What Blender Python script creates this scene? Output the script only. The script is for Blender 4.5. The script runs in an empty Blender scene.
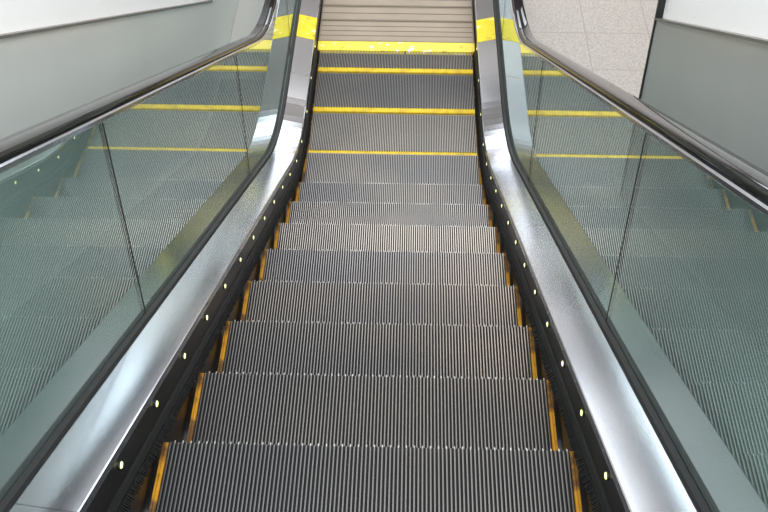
import bpy, bmesh, math, random
random.seed(4)
C = bpy.context.scene.collection
R = math.radians
try:
    bpy.context.scene.view_settings.view_transform = 'Standard'
    bpy.context.scene.view_settings.look = 'Medium High Contrast'
except Exception: pass

# ---------------------------------------------------------------- materials
def mat(name, col, rough=.5, metal=0., col2=None, nscale=8., bump=0., bscale=40., stretch=None, spec=.5, emis=0., rvar=0., detail=4., lo=.35, hi=.65, col3=None, rand=0., warm=None):
    m = bpy.data.materials.new(name); m.use_nodes = True
    nt = m.node_tree; b = nt.nodes['Principled BSDF']
    b.inputs['Base Color'].default_value = (*col, 1); b.inputs['Roughness'].default_value = rough
    b.inputs['Metallic'].default_value = metal; b.inputs['Specular IOR Level'].default_value = spec
    if emis:
        b.inputs['Emission Color'].default_value = (*col, 1); b.inputs['Emission Strength'].default_value = emis
    tc = nt.nodes.new('ShaderNodeTexCoord'); mp = nt.nodes.new('ShaderNodeMapping')
    nt.links.new(tc.outputs['Object'], mp.inputs[0])
    if stretch: mp.inputs['Scale'].default_value = stretch
    n = nt.nodes.new('ShaderNodeTexNoise'); n.inputs['Scale'].default_value = nscale; n.inputs['Detail'].default_value = detail
    nt.links.new(mp.outputs[0], n.inputs['Vector'])
    if col2:
        r = nt.nodes.new('ShaderNodeValToRGB'); r.color_ramp.elements[0].position = lo; r.color_ramp.elements[1].position = hi
        r.color_ramp.elements[0].color = (*col, 1); r.color_ramp.elements[1].color = (*col2, 1)
        if col3: 
            e = r.color_ramp.elements.new(min(.99, hi+.04)); e.color = (*col3, 1)
        nt.links.new(n.outputs['Fac'], r.inputs[0]); out = r.outputs[0]
        if rand:
            oi = nt.nodes.new('ShaderNodeObjectInfo')
            # each step has its own wear: offset the noise and scale the brightness per object
            cb = nt.nodes.new('ShaderNodeCombineXYZ'); ml = nt.nodes.new('ShaderNodeMath'); ml.operation = 'MULTIPLY'; ml.inputs[1].default_value = 37.
            nt.links.new(oi.outputs['Random'], ml.inputs[0])
            for i in range(3): nt.links.new(ml.outputs[0], cb.inputs[i])
            nt.links.new(cb.outputs[0], mp.inputs['Location'])
            mr = nt.nodes.new('ShaderNodeMapRange'); mr.inputs[3].default_value = 1-rand; mr.inputs[4].default_value = 1+rand
            nt.links.new(oi.outputs['Random'], mr.inputs[0])
            mu = nt.nodes.new('ShaderNodeVectorMath'); mu.operation = 'SCALE'
            nt.links.new(out, mu.inputs[0]); nt.links.new(mr.outputs[0], mu.inputs['Scale']); out = mu.outputs[0]
        nt.links.new(out, b.inputs['Base Color'])
    if rvar:
        mr = nt.nodes.new('ShaderNodeMapRange'); mr.inputs[1].default_value = .3; mr.inputs[2].default_value = .7
        mr.inputs[3].default_value = max(.03, rough - rvar); mr.inputs[4].default_value = rough + rvar
        nt.links.new(n.outputs['Fac'], mr.inputs[0]); nt.links.new(mr.outputs[0], b.inputs['Roughness'])
    if bump:
        n2 = nt.nodes.new('ShaderNodeTexNoise'); n2.inputs['Scale'].default_value = bscale; n2.inputs['Detail'].default_value = 1
        nt.links.new(mp.outputs[0], n2.inputs['Vector'])
        bp = nt.nodes.new('ShaderNodeBump'); bp.inputs['Strength'].default_value = bump; bp.inputs['Distance'].default_value = .02
        nt.links.new(n2.outputs['Fac'], bp.inputs['Height']); nt.links.new(bp.outputs[0], b.inputs['Normal'])
    return m

M = {}
M['cleat'] = mat('cleat_metal', (.18,.186,.197), .33, .85, (.245,.238,.228), 1.8, rand=.09, lo=.35, hi=.70, detail=2)
M['tip'] = mat('cleat_tip_worn', (.36,.36,.37), .4, .7, (.21,.22,.23), 14)  # wear plus a painted glint: paler colour for bevels catching light
M['groove'] = mat('groove_dark', (.006,.007,.008), .8, .0, (.010,.010,.011), 10)  # near-black colour paints in the occlusion down between the cleats
M['riser'] = mat('riser_metal', (.08,.085,.09), .45, .7)
M['side'] = mat('worn_orange_yellow', (.46,.235,.012), .55, 0, (.13,.065,.02), 22, lo=.42, hi=.58)
M['yellow'] = mat('safety_yellow', (.80,.60,.008), .5, 0, (.58,.42,.02), 20)
M['comb'] = mat('comb_yellow', (.50,.38,.01), .35, 0, (.76,.60,.005), 16, lo=.30, hi=.40, detail=3)
e = M['comb'].node_tree.nodes['Color Ramp'].color_ramp.elements
q_ = e.new(.61); q_.color = (.80,.65,.008,1); q_ = e.new(.66); q_.color = (.88,.84,.62,1)
M['steel'] = mat('brushed_steel', (.48,.50,.545), .16, 1., (.60,.61,.64), 1.3, bump=.045, bscale=1.6, rvar=.02, detail=1)
M['steel_o'] = mat('dull_steel', (.22,.25,.25), .4, .8)
M['skirt'] = mat('dark_skirt', (.02,.02,.02), .3, .5, (.045,.04,.035), 5)
M['brush'] = mat('black_bristle', (.012,.012,.013), .7)
M['black'] = mat('black_rubber', (.008,.008,.009), .5)
M['rail'] = mat('handrail_rubber', (.005,.005,.006), .06, 0, spec=.30)
M['plate'] = mat('landing_plate_metal', (.29,.25,.205), .5, .3, (.33,.285,.235), 4)
M['plate_d'] = mat('landing_plate_groove', (.245,.21,.17), .6, .3)
M['lamp'] = mat('skirt_lamp', (.95,.93,.45), .3, 0, emis=1.1)
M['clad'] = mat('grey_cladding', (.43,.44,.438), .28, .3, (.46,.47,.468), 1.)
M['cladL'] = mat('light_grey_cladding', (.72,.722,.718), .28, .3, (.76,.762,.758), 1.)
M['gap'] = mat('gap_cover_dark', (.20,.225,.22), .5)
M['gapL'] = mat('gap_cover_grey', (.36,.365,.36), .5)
M['white'] = mat('white_panel', (.97,.975,.98), .45)
M['frame'] = mat('dark_frame', (.08,.085,.085), .4, .5)
M['seam'] = mat('grey_seam_trim', (.20,.19,.18), .4, .3)
M['backw'] = mat('lobby_wall', (.24,.22,.20), .7, 0, (.20,.185,.17), 2)
M['pit'] = mat('pit_dark', (.03,.03,.03), .8)
M['win'] = mat('window_light', (.88,.94,1.), .3, 0, emis=2.3)  # glow of the added panels mirrored in the steel decks

def glass_mat():
    m = bpy.data.materials.new('balustrade_glass'); m.use_nodes = True; nt = m.node_tree; nt.nodes.clear()
    N_ = nt.nodes.new; Lk = nt.links.new
    o = N_('ShaderNodeOutputMaterial')
    t = N_('ShaderNodeBsdfTransparent'); t.inputs[0].default_value = (.75,.87,.85,1)
    d = N_('ShaderNodeBsdfDiffuse'); d.inputs[0].default_value = (.54,.67,.64,1)
    geo = N_('ShaderNodeNewGeometry')
    inv = N_('ShaderNodeMath'); inv.operation = 'SUBTRACT'; inv.inputs[0].default_value = 1; Lk(geo.outputs['Backfacing'], inv.inputs[1])
    v = N_('ShaderNodeMath'); v.operation = 'MULTIPLY'; v.inputs[1].default_value = .20; Lk(inv.outputs[0], v.inputs[0])
    mx1 = N_('ShaderNodeMixShader'); Lk(v.outputs[0], mx1.inputs[0]); Lk(t.outputs[0], mx1.inputs[1]); Lk(d.outputs[0], mx1.inputs[2])
    g = N_('ShaderNodeBsdfGlossy'); g.inputs['Roughness'].default_value = 0.; g.inputs[0].default_value = (.92,1.,.99,1)
    f = N_('ShaderNodeFresnel'); f.inputs[0].default_value = 2.1
    k = N_('ShaderNodeMath'); k.operation = 'MULTIPLY'; Lk(f.outputs[0], k.inputs[0]); Lk(inv.outputs[0], k.inputs[1])
    k2 = N_('ShaderNodeMath'); k2.operation = 'MULTIPLY'; Lk(k.outputs[0], k2.inputs[0]); k2.inputs[1].default_value = 1.75
    k3 = N_('ShaderNodeMath'); k3.operation = 'MINIMUM'; Lk(k2.outputs[0], k3.inputs[0]); k3.inputs[1].default_value = .76
    mx = N_('ShaderNodeMixShader'); Lk(k3.outputs[0], mx.inputs[0]); Lk(mx1.outputs[0], mx.inputs[1]); Lk(g.outputs[0], mx.inputs[2])
    Lk(mx.outputs[0], o.inputs[0]); return m
M['glass'] = glass_mat()

def tile_mat():
    m = bpy.data.materials.new('granite_tile'); m.use_nodes = True; nt = m.node_tree; b = nt.nodes['Principled BSDF']
    tc = nt.nodes.new('ShaderNodeTexCoord'); br = nt.nodes.new('ShaderNodeTexBrick')
    nt.links.new(tc.outputs['Object'], br.inputs['Vector'])
    br.offset = 0; br.inputs['Scale'].default_value = 1.; br.inputs['Brick Width'].default_value = .40; br.inputs['Row Height'].default_value = .40
    br.inputs['Mortar Size'].default_value = .003; br.inputs['Mortar Smooth'].default_value = 0
    n = nt.nodes.new('ShaderNodeTexNoise'); n.inputs['Scale'].default_value = 130; n.inputs['Detail'].default_value = 2
    nt.links.new(tc.outputs['Object'], n.inputs['Vector'])
    r = nt.nodes.new('ShaderNodeValToRGB'); r.color_ramp.elements[0].position = .36; r.color_ramp.elements[1].position = .62
    r.color_ramp.elements[0].color = (.28,.258,.243,1); r.color_ramp.elements[1].color = (.42,.395,.373,1)
    nt.links.new(n.outputs['Fac'], r.inputs[0]); nt.links.new(r.outputs[0], br.inputs['Color1']); nt.links.new(r.outputs[0], br.inputs['Color2'])
    br.inputs['Mortar'].default_value = (.26,.24,.225,1)
    nt.links.new(br.outputs['Color'], b.inputs['Base Color']); b.inputs['Roughness'].default_value = .4
    return m
M['tile'] = tile_mat()

# ---------------------------------------------------------------- helpers
class MB:
    def __init__(s): s.v = []; s.f = []; s.m = []
    def hexa(s, p, m=0, top=None):    # p: 4 bottom ccw then 4 top
        n = len(s.v); s.v += p
        for i, q in enumerate(((3,2,1,0),(4,5,6,7),(0,1,5,4),(1,2,6,5),(2,3,7,6),(3,0,4,7))):
            s.f.append(tuple(n+j for j in q)); s.m.append(top if (top is not None and i == 1) else m)
    def box(s, x0, x1, y0, y1, z0, z1, m=0, top=None):
        s.hexa([(x0,y0,z0),(x1,y0,z0),(x1,y1,z0),(x0,y1,z0),(x0,y0,z1),(x1,y0,z1),(x1,y1,z1),(x0,y1,z1)], m, top)
    def sweep(s, rings, m=0, caps=True, closed=True):
        n0 = len(s.v); k = len(rings[0])
        for r in rings: s.v += r
        for i in range(len(rings)-1):
            for j in range(k if closed else k-1):
                a = n0+i*k+j; b = n0+i*k+(j+1) % k
                s.f.append((a, b, b+k, a+k)); s.m.append(m)
        if caps:
            s.f.append(tuple(range(n0+k-1, n0-1, -1))); s.m.append(m)
            s.f.append(tuple(range(n0+(len(rings)-1)*k, n0+len(rings)*k))); s.m.append(m)
    def build(s, name, mats, parent=None, smooth=False):
        me = bpy.data.meshes.new(name); me.from_pydata(s.v, [], s.f); 
        if not isinstance(mats, (list, tuple)): mats = [mats]
        for q in mats: me.materials.append(q)
        me.polygons.foreach_set('material_index', s.m)
        bm = bmesh.new(); bm.from_mesh(me); bmesh.ops.recalc_face_normals(bm, faces=bm.faces); bm.to_mesh(me); bm.free()
        if smooth:
            me.polygons.foreach_set('use_smooth', [True]*len(me.polygons))
            try: me.set_sharp_from_angle(angle=R(35))
            except Exception: pass
        o = bpy.data.objects.new(name, me); C.objects.link(o)
        if parent: o.parent = parent
        return o
def tag(o, label=None, cat=None, group=None, kind=None):
    if label: o['label'] = label
    if cat: o['category'] = cat
    if group: o['group'] = group
    if kind: o['kind'] = kind
    return o
def empty(name, loc): 
    o = bpy.data.objects.new(name, None); o.location = loc; o.empty_display_size = .1; C.objects.link(o); return o

# ---------------------------------------------------------------- escalator centre curve (z of the step noses against y)
S = math.tan(R(30)); H0 = 1.256; ZF = -3.91; YC = (-ZF-H0)/S; L = .42
def zn(y):
    u = y-YC
    if u <= -L: return -H0-S*y
    if u >= L: return ZF
    return ZF + S*(L-u)**2/(4*L)
def ys(a, b):
    out = [a]
    lo, hi = YC-L, YC+L
    if a < lo < b: out.append(lo)
    k = 14
    for i in range(1, k):
        t = lo+(hi-lo)*i/k
        if a < t < b: out.append(t)
    if a < hi < b: out.append(hi)
    out.append(b); return sorted(set(out))
def follow(mb, prof, a, b, s, m=0):
    mb.sweep([[(s*x, y, zn(y)+dz) for x, dz in prof] for y in ys(a, b)], m)

# ---------------------------------------------------------------- steps
SH = .487; HW = .472; N = 100; P = 2*HW/N; CW = P*.38
def make_step(label):
    root = empty('escalator_step', (0,0,0)); tag(root, label, 'escalator step', 'escalator steps')
    t = MB()
    t.box(-HW, HW, -.352, -.004, -.03, -.010, 1)
    for i in range(N):
        cx = -HW + (i+.5)*P; w = CW/2; e = -.004 if i % 2 else -.010
        t.box(cx-w, cx+w, -.352, -.013, -.0105, 0, 1, 0)
        t.hexa([(cx-w,-.013,-.0105),(cx+w,-.013,-.0105),(cx+w,e,-.0105),(cx-w,e,-.0105),
                (cx-w,-.013,0),(cx+w,-.013,0),(cx+w*.8,e,-.002),(cx-w*.8,e,-.002)], 1, 2)
    t.build('tread', [M['cleat'], M['groove'], M['tip']], root)
    r = MB()
    def rc(z): return -.004 - .035*math.sin(math.pi*min(1, -z/.26)/1.6)
    zs = [-.013-.215*i/8 for i in range(9)]
    r.sweep([[(-SH, rc(z)-.008, z),(SH, rc(z)-.008, z),(SH, rc(z)-.02, z),(-SH, rc(z)-.02, z)] for z in zs], 0)
    for i in range(N):
        cx = -HW + (i+.5)*P; w = CW/2
        r.sweep([[(cx-w, rc(z)-.009, z),(cx+w, rc(z)-.009, z),(cx+w, rc(z), z),(cx-w, rc(z), z)] for z in zs], 0)
    r.build('riser', M['riser'], root)
    for s in (-1, 1):
        d = MB(); a, b = sorted((s*(HW+.001), s*SH))
        d.box(a, b, -.396, -.010, -.03, -.003, 0)
        for k in range(2):
            c = a+(b-a)*(k+.5)/2; d.box(c-.0025, c+.0025, -.394, -.012, -.004, 0, 0)
        d.build('side_line', M['side'], root)['label'] = 'orange yellow safety line along step side'
    d = MB(); d.box(-HW, HW, -.396, -.353, -.03, -.006, 0)
    for i in range(N):
        cx = -HW+(i+.5)*P; d.box(cx-P*.3, cx+P*.3, -.395, -.354, -.007, .0003, 0)
    d.build('rear_line', M['yellow'], root)['label'] = 'bright yellow safety line across step rear'
    return root
def dup(root, label):
    c = root.copy(); C.objects.link(c); c['label'] = label
    for ch in list(root.children):
        q = ch.copy(); C.objects.link(q); q.parent = c
    return c
ordn = ['nearest','second nearest','third nearest','fourth nearest','fifth nearest','sixth nearest','seventh nearest','eighth nearest']
labels = {}
for k in range(8): labels[k] = 'grooved dark metal escalator step, %s step from the photo bottom' % ordn[k]
labels[0] = 'widest grooved metal escalator step, cut by the bottom edge of the photo'
labels[7] = 'eighth grooved escalator step from the bottom, sinking just before the level steps'
labels[8] = 'first level step, thin yellow line along its far side, fourth from yellow comb'
labels[9] = 'level escalator step third from the yellow comb, thin yellow line at its near side'
labels[10] = 'level escalator step second from the yellow comb, between two full yellow lines'
labels[11] = 'level escalator step sliding under the yellow comb at the landing'
labels[-1] = 'escalator step just above the widest one, below the bottom edge of the photo'
labels[-2] = 'escalator step two above the widest one, below the bottom edge of the photo'
proto = None
for k in range(-2, 12):
    y = 1.537+.4*k
    if proto is None: o = proto = make_step(labels[k])
    else: o = dup(proto, labels[k])
    z = zn(y)
    if k == 8: z = ZF+.029
    if k > 8: z = ZF
    o.location = (0, y, z)

# ---------------------------------------------------------------- balustrades
Y0, Y1 = -.5, 6.75
RD = .018          # handrail lift
def balustrade(s):
    side = 'left' if s < 0 else 'right'
    root = empty('glass_balustrade', (s*.6, YC, ZF))
    tag(root, 'glass balustrade with brushed steel deck and lit skirt on the %s of the steps' % side, 'balustrade', 'escalator balustrades')
    inv = root.location
    def put(mb, name, mats, smooth=False, parent=None, label=None, kind=None):
        o = mb.build(name, mats, parent or root, smooth)
        if parent is None: o.location = (-inv[0], -inv[1], -inv[2])
        if label: o['label'] = label
        if kind: o['kind'] = kind
        return o
    m = MB(); follow(m, [(.496,-.32),(.496,.16),(.502,.16),(.502,-.32)], Y0, Y1, s); skirt = put(m, 'skirt_panel', M['skirt'], True, label='dark metal skirt beside the steps')
    cuts = [Y0, 1.05, 3.55, 5.25, Y1]
    for a, b in zip(cuts[:-1], cuts[1:]):
        m = MB(); follow(m, [(.491,.148),(.491,.165),(.492,.1675),(.495,.1695),(.600,.194),(.600,.186),(.502,.160),(.496,.148)], a+.001, b-.001, s)
        put(m, 'inner_deck', M['steel'], False, label='brushed stainless steel deck strip')
    m = MB(); follow(m, [(.6002,.16),(.6002,.200),(.604,.205),(.618,.207),(.618,.16)], Y0, Y1, s); put(m, 'glass_seal', M['black'], True, label='black rubber seal')
    m = MB(); follow(m, [(.632,.16),(.632,.200),(.640,.198),(.644,.16)], Y0, Y1, s); put(m, 'glass_seal', M['black'], True, label='black rubber seal')
    m = MB(); follow(m, [(.645,.17),(.645,.190),(.765,.180),(.765,.158),(.75,.158)], Y0, Y1, s); put(m, 'outer_deck', M['steel_o'], True)
    m = MB(); m.sweep([[(s*.752, y, zn(y)+.157),(s*.762, y, zn(y)+.157),(s*.762, y, ZF),(s*.752, y, ZF)] for y in ys(Y0, Y1)], 0); put(m, 'outer_cladding', M['clad'], False)
    # glass
    js = [Y0, .25, 1.985, 3.72, 5.46]
    for a, b in zip(js[:-1], js[1:]):
        m = MB(); follow(m, [(.619,.165),(.629,.165),(.629,.842+RD),(.619,.842+RD)], a+.002, b-.002, s)
        put(m, 'glass_panel', M['glass'])
    cy, cz, rr = 6.45, .51, .332+RD
    pts = [(5.462, ZF+.165), (5.462, ZF+cz+rr)] + [(cy+rr*math.sin(t), ZF+cz+rr*math.cos(t)) for t in [math.pi*i/24 for i in range(25)]] + [(6.3, ZF+.165)]
    m = MB(); a = [(s*.619, y, z) for y, z in pts]; b = [(s*.629, y, z) for y, z in pts]
    m.sweep([a, b]); put(m, 'glass_panel', M['glass'])
    # joint seals
    for j in js[1:]:
        m = MB(); z = zn(j); m.sweep([[(s*.6182, j-.0020, z+.17+q), (s*.6298, j-.0020, z+.17+q), (s*.6298, j+.0020, z+.17+q), (s*.6182, j+.0020, z+.17+q)] for q in (0, .67+RD)])
        put(m, 'joint_seal', M['black'])
    # guide under handrail
    m = MB(); rings = []
    path = rail_path(.842+RD)
    for (y, z, ny, nz) in path:
        rings.append([(s*x, y+ny*d, z+nz*d) for x, d in ((.598,.002),(.5945,.006),(.5945,.014),(.598,.0175),(.650,.0175),(.6535,.014),(.6535,.006),(.650,.002),(.636,-.004),(.612,-.004))])
    m.sweep(rings); put(m, 'handrail_guide', M['steel'], True, label='slim bright steel rail under the handrail')
    # brush
    m = MB(); follow(m, [(.4962,.030),(.4962,.062),(.489,.062),(.482,.050),(.482,.034)], Y0, 5.7, s); put(m, 'brush_holder', M['black'], False)
    m = MB(); y = Y0+.01
    while y < 5.7:
        z = zn(y); w = .0022; x1 = .471+random.uniform(-.002, .002)
        m.hexa([(s*.484,y-w,z+.036),(s*.484,y+w,z+.036),(s*x1,y+w*.6,z+.022),(s*x1,y-w*.6,z+.022),
                (s*.484,y-w,z+.046),(s*.484,y+w,z+.046),(s*x1,y+w*.6,z+.027),(s*x1,y-w*.6,z+.027)]); y += .0085
    put(m, 'brush_bristles', M['brush'], kind='stuff')
    # skirt lamps
    y = 1.558-.2815*5
    yy = []
    while y < 5.9: yy.append(y); y += .2815 if y < YC else .325
    for y in yy:
        z = zn(y)+.117
        m = MB(); sl = (zn(y+.01)-zn(y-.01))/.02; ln = math.hypot(1, sl); ty, tz = 1/ln, sl/ln
        def ring(x, a, b, n=14): return [(s*(x+.003), y+(ty*a*math.cos(t)-tz*b*math.sin(t))*.85, z+(tz*a*math.cos(t)+ty*b*math.sin(t))*.85) for t in [2*math.pi*i/n for i in range(n)]]
        m.sweep([ring(.4935,.0125,.0115), ring(.4895,.0125,.0115), ring(.4885,.011,.010)], 1)
        m.sweep([ring(.4885,.0100,.0088), ring(.4862,.0085,.0075), ring(.4855,.0045,.004)], 0)
        put(m, 'skirt_lamp', [M['lamp'], M['frame']], True, label='small glowing pale yellow lamp')
    # yellow tape on the deck beside the comb
    m = MB(); follow(m, [(.4905,.150),(.4905,.1655),(.4915,.1682),(.495,.1705),(.5995,.1957),(.5995,.1945),(.495,.1690)], 5.62, 5.86, s); put(m, 'warning_tape', M['comb'], label='bright yellow warning tape on the steel deck')
    return root

def rail_path(dz):
    out = []
    for y in ys(Y0-.1, 6.45):
        sl = (zn(y+.005)-zn(y-.005))/.01; ln = math.hypot(1, sl)
        out.append((y, zn(y)+dz, -sl/ln, 1/ln))
    cz = .51; rr = dz-cz
    for i in range(1, 21):
        t = math.pi*i/20
        out.append((6.45+rr*math.sin(t), ZF+cz+rr*math.cos(t), math.sin(t), math.cos(t)))
    return out
for s in (-1, 1): balustrade(s)
for s in (-1, 1):
    m = MB(); rings = []
    prof = [(-.022,0.0),(-.031,.0),(-.036,.004),(-.036,.010),(-.032,.016),(-.024,.019),(0,.0205),(.024,.019),(.032,.016),(.036,.010),(.036,.004),(.031,0),(.022,.0)]
    for (y, z, ny, nz) in rail_path(.862+RD):
        rings.append([(s*.631+x*.78, y+ny*d, z+nz*d) for x, d in prof])
    m.sweep(rings)
    o = m.build('handrail', M['rail'], None, True)
    tag(o, 'glossy black rubber handrail above the %s glass balustrade' % ('left' if s < 0 else 'right'), 'handrail', 'escalator handrails')

# ---------------------------------------------------------------- comb and landing plates
root = empty('comb_plate', (0, 5.79, ZF)); tag(root, 'bright yellow comb plate where the steps slide under the landing', 'comb plate')
for a, b in ((-.490,.059),(.0605,.490)):
    m = MB(); m.hexa([(a,-.030,.001),(b,-.030,.001),(b,.055,.001),(a,.055,.001),(a,-.030,.004),(b,-.030,.004),(b,.055,.014),(a,.055,.014)])
    for i in range(N):
        cx = -HW+i*P
        if a+.004 < cx < b-.004:
            w = P*.22; m.hexa([(cx-w*.6,-.050,-.008),(cx+w*.6,-.050,-.008),(cx+w,-.0305,-.008),(cx-w,-.0305,-.008),(cx-w*.6,-.050,-.005),(cx+w*.6,-.050,-.005),(cx+w,-.0305,.0038),(cx-w,-.0305,.0038)])
    m.build('comb_segment', M['comb'], root)
def ribbed(name, y0, y1, label, pitch):
    r = empty(name, (0, y0, ZF)); tag(r, label, 'floor plate', 'landing floor plates')
    m = MB(); d = y1-y0; m.box(-.490, .490, .001, d-.003, .002, .012, 1)
    y = .012
    while y+pitch*.7 < d-.008:
        m.box(-.482, .482, y, y+pitch*.85, .012, .0140, 1, 0); y += pitch
    m.box(-.490, .490, .001, .008, .012, .016, 0); m.box(-.490, .490, d-.009, d-.003, .012, .016, 0)
    m.build('ribbed_plate', [M['plate'], M['plate_d']], r)
    return r
ribbed('landing_plate', 5.846, 6.09, 'narrow ribbed metal plate directly behind the yellow comb', .054)
ribbed('landing_plate', 6.09, 6.262, 'ribbed metal floor plate behind the narrow plate at the top edge', .07)
ribbed('landing_plate', 6.262, 7.3, 'farthest ribbed metal landing plate, at the very top of the photo', .07)

# ---------------------------------------------------------------- setting
def st(o): o['kind'] = 'structure'; return o
m = MB(); X, Yb = 9., 15.
for x0, x1, y0, y1 in ((-X,-.762,-3,Yb),(.762,X,-3,Yb),(-.762,.762,7.302,Yb)):
    m.box(x0, x1, y0, y1, ZF-.06, ZF)
for s in (-1, 1): m.box(*sorted((s*.491, s*.762)), 6.752, 7.302, ZF-.06, ZF)
st(m.build('floor', M['tile']))
m = MB(); m.box(-.76, .76, 3.2, 7.3, ZF-.6, ZF-.56); st(m.build('floor_pit', M['pit']))
m = MB(); m.box(-X, X, Yb, Yb+.1, ZF, 4); st(m.build('wall_back', M['backw']))
for i, x in enumerate((-5.2,-2.6,0,2.6,5.2)):  # unseen glowing panels, added ahead for the steel decks to reflect
    m = MB(); m.box(x-.6, x+.6, Yb-.06, Yb-.01, ZF+.3, ZF+3.4); st(m.build('window_%d' % (i+1), M['win']))

for s, yend, nm, off in ((-1, 11, 'left', 1.030), (1, 3.56, 'right', 1.05)):
    def seam(y): return -H0-S*y+off
    xw = 1.02
    m = MB(); a, b = sorted((s*xw, s*(xw+.12))); m.box(a, b, -1.2, yend, ZF, .6)
    w = st(m.build('wall_'+nm, M['white']))
    def zt(y): return max(seam(y), seam(5.2))
    yl = [-1.2, 5.2, yend] if yend > 5 else [-1.2, yend]
    m = MB()
    m.sweep([[(s*(xw-.02), y, ZF), (s*(xw-.001), y, ZF), (s*(xw-.001), y, zt(y)), (s*(xw-.02), y, zt(y))] for y in yl])
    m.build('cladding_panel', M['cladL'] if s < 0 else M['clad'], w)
    m = MB()
    m.sweep([[(s*(xw-.026), y, zt(y)), (s*(xw-.001), y, zt(y)), (s*(xw-.001), y, zt(y)+.010), (s*(xw-.026), y, zt(y)+.010)] for y in yl])
    st(m.build('trim_1' if s < 0 else 'trim_2', M['seam']))
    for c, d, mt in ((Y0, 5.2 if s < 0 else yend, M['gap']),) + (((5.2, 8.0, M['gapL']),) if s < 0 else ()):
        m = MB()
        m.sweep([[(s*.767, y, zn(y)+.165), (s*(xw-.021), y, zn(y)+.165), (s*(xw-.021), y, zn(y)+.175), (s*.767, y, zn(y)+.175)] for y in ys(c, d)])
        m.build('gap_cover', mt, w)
m = MB(); m.box(.995, 1.15, 3.562, 3.576, ZF, .6); st(m.build('trim_3', M['frame']))

# ---------------------------------------------------------------- light
def area(name, loc, rot, sx, sy, e, col=(1,1,1)):
    l = bpy.data.lights.new(name, 'AREA'); l.shape = 'RECTANGLE'; l.size = sx; l.size_y = sy; l.energy = e; l.color = col
    o = bpy.data.objects.new(name, l); o.location = loc; o.rotation_euler = rot; C.objects.link(o); return o
area('ceiling_light_near', (0.3, 1.0, 3.2), (0,0,0), 2.4, 2.6, 330, (1,.99,.97))
area('ceiling_light_warm', (1.0, 7.8, 2.8), (0,0,0), 1.0, .8, 34, (1,.70,.40))
area('ceiling_light_far', (0, 11.2, 3.2), (0,0,0), 6, 4.0, 520, (1,.97,.93))
w = bpy.data.worlds.new('world'); bpy.context.scene.world = w; w.use_nodes = True
w.node_tree.nodes['Background'].inputs[0].default_value = (.94,.965,1,1); w.node_tree.nodes['Background'].inputs[1].default_value = .80

cam = bpy.data.cameras.new('camera'); co = bpy.data.objects.new('camera', cam); C.objects.link(co)
co.location = (.077, 0, 0); co.rotation_euler = (R(90-44.7), 0, R(1.51)); cam.lens = 1100/768*36; cam.sensor_width = 36
cam.clip_start = .02
bpy.context.scene.camera = co
